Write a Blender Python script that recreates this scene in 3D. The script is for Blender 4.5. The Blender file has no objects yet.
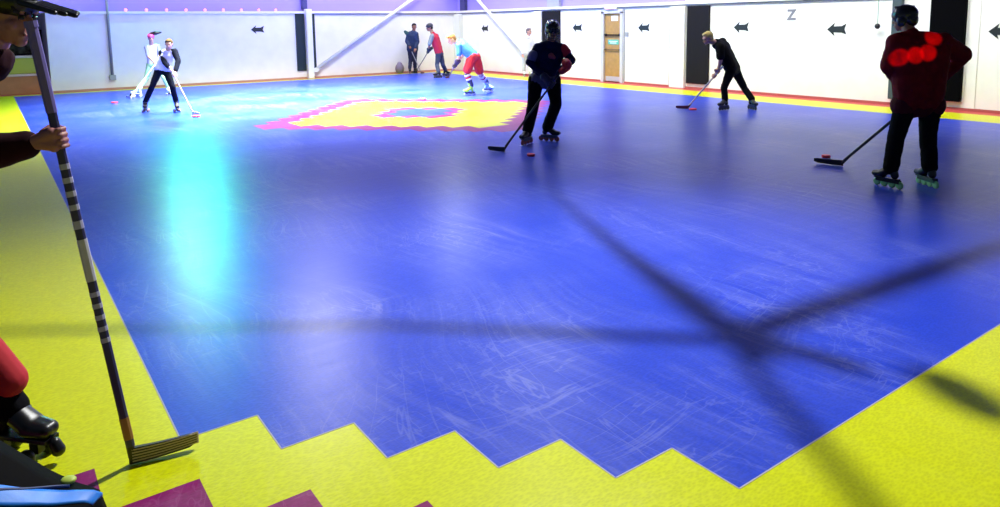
import bpy, bmesh, math, random, json
from mathutils import Vector, Matrix

# joints of the people, stick heels and tips, pucks: metres in the hall
POSE = {
    'red': {'head': [6.751, 0.427, 1.636], 'neck': [6.728, 0.345, 1.502], 'sL': [6.623, 0.42, 1.408], 'sR': [6.983, 0.161, 1.402], 'eL': [6.63, 0.477, 1.184], 'wL': [6.935, 0.516, 0.826], 'eR': [7.227, 0.085, 1.28], 'wR': [7.23, 0.304, 0.983], 'hipL': [6.721, 0.35, 0.815], 'hipR': [6.911, 0.213, 0.812], 'kL': [6.657, 0.396, 0.492], 'kR': [6.911, 0.213, 0.487], 'gL': [6.583, 0.411, 0.0], 'tL': [0.159, 0.987, 0.0], 'gR': [6.915, 0.196, 0.0], 'tR': [0.5, 0.866, 0.0], 'face': [0.021, 0.988, -0.153], 'D': 6.89, 'ppm': 103.5},
    'mid': {'head': [5.719, 4.487, 1.552], 'neck': [5.748, 4.565, 1.409], 'sL': [5.609, 4.664, 1.317], 'sR': [5.885, 4.466, 1.292], 'eL': [5.483, 4.694, 1.124], 'wL': [5.534, 4.448, 0.877], 'eR': [5.951, 4.357, 1.143], 'wR': [5.71, 4.284, 1.022], 'hipL': [5.584, 4.682, 0.874], 'hipR': [5.773, 4.546, 0.871], 'kL': [5.511, 4.661, 0.51], 'kR': [5.767, 4.477, 0.547], 'gL': [5.435, 4.703, -0.0], 'tL': [-0.925, -0.379, -0.0], 'gR': [5.825, 4.701, 0.0], 'tR': [0.465, -0.885, 0.0], 'face': [-0.515, -0.802, -0.301], 'D': 9.75, 'ppm': 73.2},
    'kid': {'head': [2.424, 12.151, 1.343], 'neck': [2.414, 12.232, 1.225], 'sL': [2.324, 12.346, 1.166], 'sR': [2.52, 12.18, 1.193], 'eL': [2.333, 12.217, 0.994], 'wL': [2.392, 11.928, 0.838], 'eR': [2.552, 12.059, 1.01], 'wR': [2.445, 11.865, 0.751], 'hipL': [2.256, 12.395, 0.834], 'hipR': [2.375, 12.31, 0.812], 'kL': [2.111, 12.376, 0.527], 'kR': [2.427, 12.124, 0.504], 'gL': [2.003, 12.62, 0.0], 'tL': [-0.297, -0.955, 0.0], 'gR': [2.488, 12.182, 0.0], 'tR': [-0.092, -0.996, 0.0], 'face': [-0.334, -0.907, -0.259], 'D': 14.06, 'ppm': 50.7},
    'girl': {'head': [2.844, 16.362, 1.417], 'neck': [2.863, 16.472, 1.243], 'sL': [2.74, 16.437, 1.186], 'sR': [3.002, 16.433, 1.215], 'eL': [2.739, 16.314, 0.981], 'wL': [2.772, 16.044, 0.842], 'eR': [2.999, 16.251, 0.997], 'wR': [2.849, 15.989, 0.816], 'hipL': [2.803, 16.515, 0.75], 'hipR': [2.964, 16.399, 0.747], 'kL': [2.683, 16.478, 0.411], 'kR': [3.046, 16.217, 0.429], 'gL': [2.434, 16.221, 0.0], 'tL': [-0.955, 0.297, -0.0], 'gR': [3.134, 16.227, 0.0], 'tR': [-0.092, -0.996, 0.0], 'face': [-0.021, -0.988, -0.153], 'D': 17.73, 'ppm': 40.2},
    'blue': {'head': [8.242, 11.104, 1.313], 'neck': [8.37, 11.073, 1.242], 'sL': [8.336, 10.937, 1.153], 'sR': [8.546, 11.156, 1.236], 'eL': [8.321, 10.924, 0.902], 'wL': [8.287, 11.071, 0.691], 'eR': [8.559, 11.122, 0.934], 'wR': [8.3, 11.247, 0.637], 'hipL': [8.63, 10.85, 0.892], 'hipR': [8.805, 10.945, 0.883], 'kL': [8.51, 10.911, 0.525], 'kR': [8.875, 10.894, 0.484], 'gL': [8.572, 10.876, 0.0], 'tL': [-0.955, 0.297, -0.0], 'gR': [9.369, 11.289, -0.0], 'tR': [0.379, -0.925, 0.0], 'face': [-0.802, 0.199, -0.563], 'D': 16.61, 'ppm': 42.9},
    'redshirt': {'head': [10.9, 16.658, 1.561], 'neck': [10.973, 16.605, 1.388], 'sL': [10.872, 16.469, 1.282], 'sR': [11.15, 16.663, 1.29], 'eL': [10.763, 16.448, 1.052], 'wL': [10.708, 16.55, 0.834], 'eR': [11.106, 16.756, 1.006], 'wR': [10.896, 16.784, 0.791], 'hipL': [11.072, 16.436, 0.731], 'hipR': [11.216, 16.554, 0.722], 'kL': [11.017, 16.451, 0.387], 'kR': [11.274, 16.512, 0.373], 'gL': [10.872, 16.166, 0.0], 'tL': [-0.998, 0.065, -0.0], 'gR': [11.505, 16.724, 0.0], 'tR': [0.352, -0.936, 0.0], 'face': [-0.937, 0.274, -0.217], 'D': 22.57, 'ppm': 31.6},
    'dark': {'head': [11.476, 18.678, 1.585], 'neck': [11.456, 18.692, 1.443], 'sL': [11.312, 18.796, 1.343], 'sR': [11.504, 18.596, 1.34], 'eL': [11.24, 18.786, 1.09], 'wL': [11.222, 18.553, 0.89], 'eR': [11.531, 18.577, 1.068], 'wR': [11.397, 18.488, 0.869], 'hipL': [11.341, 18.775, 0.797], 'hipR': [11.48, 18.675, 0.795], 'kL': [11.346, 18.772, 0.421], 'kR': [11.465, 18.686, 0.419], 'gL': [11.257, 18.672, 0.0], 'tL': [-0.5, -0.866, 0.0], 'gR': [11.517, 18.754, 0.0], 'tR': [-0.065, -0.998, 0.0], 'face': [-0.296, -0.95, -0.105], 'D': 24.55, 'ppm': 29.1},
    'white': {'head': [13.124, 14.436, 1.399], 'neck': [13.099, 14.454, 1.262], 'sL': [12.96, 14.554, 1.157], 'sR': [13.185, 14.392, 1.153], 'eL': [12.921, 14.582, 0.928], 'wL': [12.896, 14.477, 0.716], 'eR': [13.234, 14.357, 0.923], 'wR': [13.133, 14.307, 0.712], 'hipL': [12.994, 14.529, 0.712], 'hipR': [13.145, 14.421, 0.709], 'kL': [12.992, 14.531, 0.372], 'kR': [13.155, 14.414, 0.37], 'gL': [12.996, 14.542, 0.0], 'tL': [-0.5, -0.866, 0.0], 'gR': [13.019, 14.222, 0.0], 'tR': [-0.204, -0.979, 0.0], 'face': [0.236, -0.972, 0.0], 'D': 22.07, 'ppm': 32.3},
    'blackg': {'head': [10.287, 5.511, 1.334], 'neck': [10.454, 5.453, 1.257], 'sL': [10.407, 5.326, 1.169], 'sR': [10.711, 5.514, 1.25], 'eL': [10.402, 5.305, 0.932], 'wL': [10.453, 5.392, 0.706], 'eR': [10.715, 5.475, 0.952], 'wR': [10.54, 5.489, 0.604], 'hipL': [10.647, 5.252, 0.74], 'hipR': [10.878, 5.333, 0.725], 'kL': [10.549, 5.323, 0.408], 'kR': [11.03, 5.223, 0.374], 'gL': [10.539, 5.303, 0.0], 'tL': [-0.999, 0.035, -0.0], 'gR': [10.976, 5.01, 0.0], 'tR': [-0.394, -0.919, 0.0], 'face': [-0.895, 0.261, -0.362], 'D': 13.26, 'ppm': 53.8},
    'near': {'D': 2.58, 'head': [-0.431, 0.218, 1.706], 'neck': [-0.509, 0.298, 1.588], 'sL': [-0.659, 0.616, 1.462], 'sR': [-0.635, 0.179, 1.491], 'eR': [-0.585, 0.045, 1.217], 'wR': [-0.327, -0.042, 1.269], 'eL': [-0.677, 0.604, 1.259], 'wL': [-0.598, 0.424, 1.039], 'hipL': [-0.688, 0.464, 1.006], 'hipR': [-0.653, 0.217, 1.049], 'kL': [-0.702, 0.474, 0.569], 'kR': [-0.695, 0.346, 0.609], 'gR': [-0.529, 0.259, 0.0], 'gL': [-0.74, 0.651, 0.0], 'tR': [0.638, -0.705, 0.0], 'tL': [0.638, -0.705, 0.0], 'face': [0.672, -0.607, -0.25]},
}
STICK = {
    'red': [[7.227, 1.23, 0.0], [7.142, 1.528, 0.0]],
    'mid': [[4.829, 4.409, 0.0], [4.742, 4.578, -0.0]],
    'kid': [[2.638, 11.521, 0.0], [2.671, 11.192, 0.0]],
    'girl': [[2.216, 15.792, 0.0], [2.052, 16.916, 0.0]],
    'blackg': [[10.178, 5.843, 0.0], [10.055, 5.955, 0.0]],
    'blue': [[11.116, 15.912, 0.0], [10.79, 15.675, 0.0]],
    'redshirt': [[11.529, 18.741, 0.0], [11.282, 18.646, 0.0]],
    'dark': [[11.525, 18.385, -0.0], [11.473, 18.088, 0.0]],
    'near': [[-0.182, -0.058, 0.0], [-0.002, -0.098, 0.0]],
}
PUCK = {
    'red': [7.569, 1.615, 0.0],
    'mid': [4.922, 3.965, -0.0],
    'kid': [2.59, 11.071, 0.0],
    'girl': [1.77, 15.041, 0.0],
    'mid2': [7.256, 10.765, 0.0],
    'bg': [10.123, 5.681, 0.0],
}
RED_DOTS = [[6.772, 0.139, 1.468], [6.517, 0.322, 1.285], [6.628, 0.243, 1.297], [6.722, 0.174, 1.319]]
V = Vector
SC = bpy.context.scene
COL = SC.collection
random.seed(4)

# ------------------------------------------------------------------ materials
MATS = {}
def mat(name, col, rough=.6, metal=0.0, emit=None, estr=0.0, spec=.5, noise=0.0, nscale=30, coat=0.0):
    if name in MATS: return MATS[name]
    m = bpy.data.materials.new(name); m.use_nodes = True
    nt = m.node_tree; b = nt.nodes['Principled BSDF']
    b.inputs['Base Color'].default_value = (*col, 1)
    b.inputs['Roughness'].default_value = rough
    b.inputs['Metallic'].default_value = metal
    b.inputs['Specular IOR Level'].default_value = spec
    b.inputs['Coat Weight'].default_value = coat
    if emit:
        b.inputs['Emission Color'].default_value = (*emit, 1)
        b.inputs['Emission Strength'].default_value = estr
    if noise > 0:
        tc = nt.nodes.new('ShaderNodeTexCoord')
        n = nt.nodes.new('ShaderNodeTexNoise'); n.inputs['Scale'].default_value = nscale
        n.inputs['Detail'].default_value = 5
        r = nt.nodes.new('ShaderNodeMapRange')
        r.inputs['From Min'].default_value = .3; r.inputs['From Max'].default_value = .7
        r.inputs['To Min'].default_value = 1-noise; r.inputs['To Max'].default_value = 1+noise
        mx = nt.nodes.new('ShaderNodeVectorMath'); mx.operation = 'SCALE'
        mx.inputs[0].default_value = col
        nt.links.new(tc.outputs['Object'], n.inputs['Vector'])
        nt.links.new(n.outputs['Fac'], r.inputs['Value'])
        nt.links.new(r.outputs['Result'], mx.inputs['Scale'])
        nt.links.new(mx.outputs[0], b.inputs['Base Color'])
        bp = nt.nodes.new('ShaderNodeBump'); bp.inputs['Strength'].default_value = .25
        bp.inputs['Distance'].default_value = .01
        nt.links.new(n.outputs['Fac'], bp.inputs['Height'])
        nt.links.new(bp.outputs['Normal'], b.inputs['Normal'])
    MATS[name] = m
    return m

def floor_mat(name, col, scuff=(.5, .52, .72), amount=.16):
    """sport-court tile: fine ribbed bump, tile seams, curved pale scuffs with a gloss of their own"""
    m = bpy.data.materials.new(name); m.use_nodes = True
    nt = m.node_tree; N = nt.nodes; L = nt.links
    b = N['Principled BSDF']
    geo = N.new('ShaderNodeNewGeometry')
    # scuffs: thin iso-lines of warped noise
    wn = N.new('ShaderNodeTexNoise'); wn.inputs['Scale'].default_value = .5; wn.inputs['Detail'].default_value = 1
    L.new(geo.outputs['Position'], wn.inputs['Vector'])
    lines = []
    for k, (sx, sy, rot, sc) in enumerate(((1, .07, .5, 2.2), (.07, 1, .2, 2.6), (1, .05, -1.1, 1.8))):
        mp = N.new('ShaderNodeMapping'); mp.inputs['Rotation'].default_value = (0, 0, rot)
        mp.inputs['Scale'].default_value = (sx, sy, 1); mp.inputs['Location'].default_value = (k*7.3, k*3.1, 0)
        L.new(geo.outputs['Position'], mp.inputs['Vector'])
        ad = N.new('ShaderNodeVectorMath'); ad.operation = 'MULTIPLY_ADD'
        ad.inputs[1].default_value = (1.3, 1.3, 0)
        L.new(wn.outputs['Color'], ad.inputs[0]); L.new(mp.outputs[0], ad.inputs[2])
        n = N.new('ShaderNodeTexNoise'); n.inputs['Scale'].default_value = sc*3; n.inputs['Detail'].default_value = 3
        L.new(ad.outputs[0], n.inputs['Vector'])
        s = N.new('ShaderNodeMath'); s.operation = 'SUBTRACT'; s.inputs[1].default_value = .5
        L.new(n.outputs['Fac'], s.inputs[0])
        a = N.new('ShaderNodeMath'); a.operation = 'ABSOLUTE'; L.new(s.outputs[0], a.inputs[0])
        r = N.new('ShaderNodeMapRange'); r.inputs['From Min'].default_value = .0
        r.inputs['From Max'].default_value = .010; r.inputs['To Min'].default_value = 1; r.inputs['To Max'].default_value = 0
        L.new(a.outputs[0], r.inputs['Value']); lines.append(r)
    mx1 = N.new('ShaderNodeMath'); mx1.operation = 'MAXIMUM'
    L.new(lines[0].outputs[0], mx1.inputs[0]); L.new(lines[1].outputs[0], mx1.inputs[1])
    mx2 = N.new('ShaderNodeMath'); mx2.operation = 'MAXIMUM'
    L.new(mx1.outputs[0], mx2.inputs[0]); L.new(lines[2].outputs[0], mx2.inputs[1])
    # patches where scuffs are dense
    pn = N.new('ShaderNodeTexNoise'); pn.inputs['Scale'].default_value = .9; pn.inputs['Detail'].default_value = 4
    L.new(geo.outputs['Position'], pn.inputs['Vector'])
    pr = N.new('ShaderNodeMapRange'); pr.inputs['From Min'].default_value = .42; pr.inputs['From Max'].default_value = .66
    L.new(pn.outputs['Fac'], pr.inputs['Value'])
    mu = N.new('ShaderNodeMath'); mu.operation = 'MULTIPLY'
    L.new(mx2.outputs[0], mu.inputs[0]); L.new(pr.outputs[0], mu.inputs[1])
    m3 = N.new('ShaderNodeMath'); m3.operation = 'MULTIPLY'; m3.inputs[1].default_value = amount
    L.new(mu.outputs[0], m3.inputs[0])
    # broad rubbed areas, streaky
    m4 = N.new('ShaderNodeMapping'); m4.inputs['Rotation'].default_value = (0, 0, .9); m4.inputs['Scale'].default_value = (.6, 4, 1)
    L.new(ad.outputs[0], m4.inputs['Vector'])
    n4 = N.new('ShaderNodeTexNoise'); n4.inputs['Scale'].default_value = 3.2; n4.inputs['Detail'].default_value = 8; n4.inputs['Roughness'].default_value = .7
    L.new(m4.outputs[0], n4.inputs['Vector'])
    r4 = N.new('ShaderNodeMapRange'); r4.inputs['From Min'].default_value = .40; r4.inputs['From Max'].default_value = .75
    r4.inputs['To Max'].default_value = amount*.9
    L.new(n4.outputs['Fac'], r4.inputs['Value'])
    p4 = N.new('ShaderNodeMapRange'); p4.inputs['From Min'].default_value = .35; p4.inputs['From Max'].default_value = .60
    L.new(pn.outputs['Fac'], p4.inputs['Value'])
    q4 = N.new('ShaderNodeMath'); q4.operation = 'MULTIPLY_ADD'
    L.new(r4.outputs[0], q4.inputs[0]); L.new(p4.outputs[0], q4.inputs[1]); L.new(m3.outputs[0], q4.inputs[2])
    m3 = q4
    # fine grain of the tile surface
    mg = N.new('ShaderNodeMapping'); mg.inputs['Rotation'].default_value = (0, 0, .62); mg.inputs['Scale'].default_value = (.45, 1, 1)
    L.new(geo.outputs['Position'], mg.inputs['Vector'])
    wv = N.new('ShaderNodeTexVoronoi'); wv.inputs['Scale'].default_value = 110
    L.new(mg.outputs[0], wv.inputs['Vector'])
    gr = N.new('ShaderNodeMapRange'); gr.inputs['To Min'].default_value = .82; gr.inputs['To Max'].default_value = 1.08
    gr.inputs['From Max'].default_value = .8
    L.new(wv.outputs['Distance'], gr.inputs['Value'])
    sv = N.new('ShaderNodeVectorMath'); sv.operation = 'SCALE'; sv.inputs[0].default_value = col
    L.new(gr.outputs[0], sv.inputs['Scale'])
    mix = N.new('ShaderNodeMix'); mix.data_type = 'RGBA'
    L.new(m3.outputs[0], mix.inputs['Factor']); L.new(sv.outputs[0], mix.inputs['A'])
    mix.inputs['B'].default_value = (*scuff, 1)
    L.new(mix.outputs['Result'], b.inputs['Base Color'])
    rr = N.new('ShaderNodeMapRange'); rr.inputs['To Min'].default_value = FLOOR_ROUGH+.05; rr.inputs['To Max'].default_value = FLOOR_ROUGH-.035
    ms = N.new('ShaderNodeMapping'); ms.inputs['Rotation'].default_value = (0, 0, .62); ms.inputs['Scale'].default_value = (.5, 5, 1)
    L.new(geo.outputs['Position'], ms.inputs['Vector'])
    ns = N.new('ShaderNodeTexNoise'); ns.inputs['Scale'].default_value = 3.0; ns.inputs['Detail'].default_value = 6; ns.inputs['Distortion'].default_value = .8
    L.new(ms.outputs[0], ns.inputs['Vector']); L.new(ns.outputs['Fac'], rr.inputs['Value']); L.new(rr.outputs[0], b.inputs['Roughness'])
    b.inputs['Specular IOR Level'].default_value = .15
    # ribs across the tiles
    bp = N.new('ShaderNodeBump'); bp.inputs['Strength'].default_value = .07; bp.inputs['Distance'].default_value = .004
    hs = N.new('ShaderNodeMath'); hs.operation = 'MULTIPLY_ADD'; hs.inputs[1].default_value = 0
    L.new(mu.outputs[0], hs.inputs[0]); L.new(wv.outputs['Distance'], hs.inputs[2])
    L.new(hs.outputs[0], bp.inputs['Height']); L.new(bp.outputs['Normal'], b.inputs['Normal'])
    return m

FLOOR_ROUGH = .32

# ------------------------------------------------------------------ object helpers
def link(name, me, m=None, parent=None, smooth=False):
    o = bpy.data.objects.new(name, me); COL.objects.link(o)
    if m is not None:
        for x in (m if isinstance(m, (list, tuple)) else [m]): me.materials.append(x)
    if parent is not None: o.parent = parent
    if smooth:
        for p in me.polygons: p.use_smooth = True
    return o

def obj(name, bm, m=None, parent=None, smooth=False):
    me = bpy.data.meshes.new(name); bm.normal_update(); bm.to_mesh(me); bm.free()
    return link(name, me, m, parent, smooth)

def tag(o, label=None, cat=None, group=None, kind=None):
    if label: o['label'] = label
    if cat: o['category'] = cat
    if group: o['group'] = group
    if kind: o['kind'] = kind
    return o

def empty(name, loc=(0, 0, 0)):
    # every shape is modelled in world metres, so the empty stays at the world origin of its parts' data
    o = bpy.data.objects.new(name, None); COL.objects.link(o); o.empty_display_size = .2
    return o

def settle(root, base):
    """put the thing's origin at its base without moving its parts"""
    base = V(base)
    root.location = base
    for ch in root.children: ch.location = ch.location - base

def box(bm, lo, hi, bevel=0.0, mi=0, M=None):
    lo, hi = V(lo), V(hi)
    r = bmesh.ops.create_cube(bm, size=1)
    vs = r['verts']
    c = (lo+hi)/2; s = hi-lo
    for v in vs: v.co = V((v.co.x*s.x, v.co.y*s.y, v.co.z*s.z))+c
    fs = {f for v in vs for f in v.link_faces}
    if bevel > 0:
        es = {e for v in vs for e in v.link_edges}
        rb = bmesh.ops.bevel(bm, geom=list(es), offset=bevel, segments=2, affect='EDGES', profile=.5)
        vs = list({v for f in rb['faces'] for v in f.verts} | {v for v in vs if v.is_valid})
        fs = {f for v in vs for f in v.link_faces}
    for f in fs: f.material_index = mi
    if M is not None:
        for v in vs: v.co = M @ v.co
    return vs

def frame_of(d, up=V((0, 0, 1))):
    d = V(d).normalized()
    if abs(d.dot(up)) > .98: up = V((1, 0, 0))
    x = up.cross(d).normalized(); y = d.cross(x).normalized()
    return x, y, d

def tube(bm, pts, rad, seg=10, caps=True):
    pts = [V(p) for p in pts]
    if not isinstance(rad, (list, tuple)): rad = [rad]*len(pts)
    rings = []
    for i, p in enumerate(pts):
        d = (pts[min(i+1, len(pts)-1)]-pts[max(i-1, 0)])
        x, y, _ = frame_of(d)
        rings.append([bm.verts.new(p+(x*math.cos(a)+y*math.sin(a))*rad[i]) for a in [2*math.pi*k/seg for k in range(seg)]])
    for a, b in zip(rings, rings[1:]):
        for k in range(seg):
            bm.faces.new((a[k], a[(k+1) % seg], b[(k+1) % seg], b[k]))
    if caps:
        bm.faces.new(list(reversed(rings[0]))); bm.faces.new(rings[-1])

def rbar(bm, p0, p1, w, h, side, bevel=.3):
    """bar of rounded-rectangular section from p0 to p1; side = direction of its width"""
    p0, p1 = V(p0), V(p1); d = (p1-p0).normalized()
    s = V(side); s = (s-d*s.dot(d)).normalized(); t = d.cross(s)
    c = bevel*min(w, h)
    prof = [(w/2-c, h/2), (w/2, h/2-c), (w/2, -h/2+c), (w/2-c, -h/2), (-w/2+c, -h/2), (-w/2, -h/2+c), (-w/2, h/2-c), (-w/2+c, h/2)]
    a = [bm.verts.new(p0+s*x+t*y) for x, y in prof]; b = [bm.verts.new(p1+s*x+t*y) for x, y in prof]
    n = len(prof)
    for k in range(n): bm.faces.new((a[k], b[k], b[(k+1) % n], a[(k+1) % n]))
    bm.faces.new(a); bm.faces.new(list(reversed(b)))

def prism(bm, pts, off):
    """closed outline (3-D points) swept by off"""
    off = V(off)
    a = [bm.verts.new(V(p)) for p in pts]; b = [bm.verts.new(V(p)+off) for p in pts]
    n = len(pts)
    bm.faces.new(a); bm.faces.new(list(reversed(b)))
    for k in range(n): bm.faces.new((a[k], b[k], b[(k+1) % n], a[(k+1) % n]))
    bmesh.ops.recalc_face_normals(bm, faces=bm.faces[:])

# blobs: closed pieces, voxel-joined into one surface
def cone(bm, p0, p1, r0, r1, seg=14):
    p0, p1 = V(p0), V(p1); d = p1-p0
    if d.length < 1e-5: d = V((0, 0, 1e-4))
    x, y, n = frame_of(d); Ld = d.length
    rings = []; st = 4
    prof = []
    for k in range(st): a = -math.pi/2+(k+.35)*math.pi/2/(st); prof.append((math.sin(a)*r0, math.cos(a)*r0))
    prof.append((0, r0)); prof.append((Ld, r1))
    for k in range(st): a = (k+.65)*math.pi/2/st; prof.append((Ld+math.sin(a)*r1, math.cos(a)*r1))
    for h, r in prof:
        rings.append([bm.verts.new(p0+n*h+(x*math.cos(t)+y*math.sin(t))*r) for t in [2*math.pi*k/seg for k in range(seg)]])
    for a, b in zip(rings, rings[1:]):
        for k in range(seg): bm.faces.new((a[k], a[(k+1) % seg], b[(k+1) % seg], b[k]))
    bm.faces.new(list(reversed(rings[0]))); bm.faces.new(rings[-1])

def ell(bm, c, axes, radii, seg=16):
    c = V(c); r = bmesh.ops.create_uvsphere(bm, u_segments=seg, v_segments=seg//2+2, radius=1)
    ax = [V(a).normalized() for a in axes]
    for v in r['verts']:
        q = v.co.copy(); v.co = c+ax[0]*q.x*radii[0]+ax[1]*q.y*radii[1]+ax[2]*q.z*radii[2]

def blob(name, bm, m, parent, voxel=.009, smooth=3, wrinkle=0.0, wscale=.09):
    me = bpy.data.meshes.new('tmp'); bm.to_mesh(me); bm.free()
    o = bpy.data.objects.new('tmp', me); COL.objects.link(o)
    md = o.modifiers.new('r', 'REMESH'); md.mode = 'VOXEL'; md.voxel_size = voxel
    if smooth:
        s = o.modifiers.new('s', 'SMOOTH'); s.iterations = smooth; s.factor = .5
    if wrinkle > 0:
        t = bpy.data.textures.get('folds%g' % wscale) or bpy.data.textures.new('folds%g' % wscale, 'CLOUDS')
        t.noise_scale = wscale; t.noise_depth = 1
        dm = o.modifiers.new('d', 'DISPLACE'); dm.texture = t; dm.strength = wrinkle; dm.mid_level = .5
        dm.texture_coords = 'LOCAL'
    dg = bpy.context.evaluated_depsgraph_get(); dg.update()
    out = bpy.data.meshes.new_from_object(o.evaluated_get(dg))
    bpy.data.objects.remove(o); bpy.data.meshes.remove(me)
    out.name = name; out.materials.clear()
    return link(name, out, m, parent, True)

def text_mesh(name, body, size, m, parent, loc, right, up, ext=.003):
    cu = bpy.data.curves.new('t', 'FONT'); cu.body = body; cu.size = size; cu.extrude = ext; cu.offset = .012
    cu.align_x = 'CENTER'; cu.align_y = 'CENTER'
    o = bpy.data.objects.new('t', cu); COL.objects.link(o)
    dg = bpy.context.evaluated_depsgraph_get(); dg.update()
    me = bpy.data.meshes.new_from_object(o.evaluated_get(dg)); bpy.data.objects.remove(o); bpy.data.curves.remove(cu)
    r = V(right).normalized(); u = V(up).normalized(); n = r.cross(u)
    for v in me.vertices:
        c = v.co.copy(); v.co = V(loc)+r*c.x+u*c.y+n*c.z
    me.materials.clear()
    return link(name, me, m, parent)

# ------------------------------------------------------------------ colours
U = .305
WALLX, WALLY, PANEL_TOP = 13.5, 19.15, 2.09
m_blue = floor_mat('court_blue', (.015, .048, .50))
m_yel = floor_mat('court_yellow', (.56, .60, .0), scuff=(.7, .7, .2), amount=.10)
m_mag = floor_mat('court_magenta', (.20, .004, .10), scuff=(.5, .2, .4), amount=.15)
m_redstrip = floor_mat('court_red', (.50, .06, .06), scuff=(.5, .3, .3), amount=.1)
m_edge = mat('court_edge', (.36, .34, .38), .6)
m_white = mat('wall_white', (.86, .87, .82), .7, noise=.04, nscale=2.5)
m_cream = mat('cream_paint', (.80, .80, .72), .5)
m_grey = mat('grey_paint', (.30, .31, .33), .5)
m_dgreen = mat('dark_green_pad', (.008, .022, .022), .5)
m_dark = mat('dark_pad', (.010, .009, .012), .7, spec=.15, noise=.15, nscale=60)
m_black = mat('black_plastic', (.006, .006, .008), .35)
m_violet_lit = mat('violet_lit_wall', (.30, .25, .72), .6)  # purple light on the upper walls put into their base colour
m_ceil = mat('ceiling_dark', (.10, .10, .13), .8)
m_wood = mat('door_wood', (.42, .24, .07), .45, noise=.12, nscale=9)
m_steel = mat('steel', (.55, .56, .58), .3, metal=1.0)
m_arrow = mat('arrow_black', (.012, .02, .02), .5)

# ------------------------------------------------------------------ floor
def build_floor():
    bm = bmesh.new()
    i0, i1, j0, j1 = -12, 45, -26, 72
    grid = {}
    def vert(i, j):
        if (i, j) not in grid: grid[(i, j)] = bm.verts.new((i*U, j*U, 0))
        return grid[(i, j)]
    kind = {}
    for i in range(i0, i1):
        for j in range(j0, j1):
            if i >= 43 or j >= 62: k = 3
            elif i >= 40 or j >= 61: k = 1
            elif i >= 0 and j >= -min(i, 5): k = 0
            elif -6 <= i+j <= -3 and i < 3: k = 2
            else: k = 1
            if k == 0:
                d = abs(i+.5-20)+abs(j+.5-29)
                if d < 2.6: k = 0
                elif d < 3.6: k = 2
                elif d < 8.6: k = 1
                elif d < 10.1: k = 2
            kind[(i, j)] = k
            f = bm.faces.new((vert(i, j), vert(i+1, j), vert(i+1, j+1), vert(i, j+1))); f.material_index = k
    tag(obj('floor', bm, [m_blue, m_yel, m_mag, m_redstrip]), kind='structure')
    # the pale edging moulded along the blue field
    bm = bmesh.new(); w = .003
    for (i, j), k in kind.items():
        if k != 0: continue
        if kind.get((i-1, j)) == 1 and j < 62 and i < 6: box(bm, (i*U-w, j*U, .0), (i*U+w, (j+1)*U, .0012))
        if kind.get((i, j-1)) == 1 and j < 2: box(bm, (i*U, j*U-w, .0), ((i+1)*U, j*U+w, .0012))
    tag(obj('trim_1', bm, m_edge), kind='structure')
build_floor()

# ------------------------------------------------------------------ walls
def struct(name, boxes, m, bevel=0.0):
    bm = bmesh.new()
    for lo, hi in boxes: box(bm, lo, hi, bevel)
    return tag(obj(name, bm, m), kind='structure')

DY0, DY1 = 10.86, 11.58       # door opening in the right wall
struct('wall_right', [((WALLX, -8, 0), (WALLX+.25, DY0, PANEL_TOP)), ((WALLX, DY1, 0), (WALLX+.25, WALLY+.25, PANEL_TOP)),
                      ((WALLX, DY0, 1.93), (WALLX+.25, DY1, PANEL_TOP)), ((WALLX+.2, DY0-.1, 0), (WALLX+.24, DY1+.1, 2.0))], m_white)
struct('wall_back', [((.86, WALLY, 0), (WALLX, WALLY+.25, PANEL_TOP))], m_white)
struct('wall_right_upper', [((WALLX+.12, -8, PANEL_TOP), (WALLX+.4, WALLY+.25, 5.6))], m_violet_lit)
struct('wall_back_upper', [((-4, WALLY+.12, PANEL_TOP), (WALLX+.2, WALLY+.4, 5.6))], m_violet_lit)
struct('wall_back_recess', [((-4, 21.2, 0), (1.2, 21.4, PANEL_TOP)), ((.86, WALLY+.25, 0), (1.05, 21.2, PANEL_TOP))],
       mat('recess_lilac', (.42, .36, .62), .7))
struct('ceiling', [((-4, -8, 5.6), (WALLX+.4, WALLY+.4, 5.7))], m_ceil)
# capping rail of the panels
struct('trim_2', [((WALLX-.07, -8, PANEL_TOP-.035), (WALLX+.13, WALLY-.07, PANEL_TOP+.035))], m_cream)
struct('trim_3', [((.86, WALLY-.07, PANEL_TOP-.035), (WALLX+.13, WALLY+.13, PANEL_TOP+.035))], m_cream)
struct('trim_4', [((WALLX-.035, -8, PANEL_TOP-.075), (WALLX, WALLY, PANEL_TOP-.036)), ((8.12, WALLY-.035, PANEL_TOP-.075), (WALLX, WALLY, PANEL_TOP-.036))], m_grey)  # grey strip drawn as the shadow line under the rail
struct('baseboard_right', [((WALLX-.02, -8, 0), (WALLX, DY0-.1, .05)), ((WALLX-.02, DY1+.1, 0), (WALLX, WALLY, .05))], mat('base_red', (.42, .10, .09), .5))
struct('baseboard_back', [((.86, WALLY-.02, 0), (WALLX-.02, WALLY, .05))], mat('base_tan', (.50, .30, .20), .5))
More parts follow.
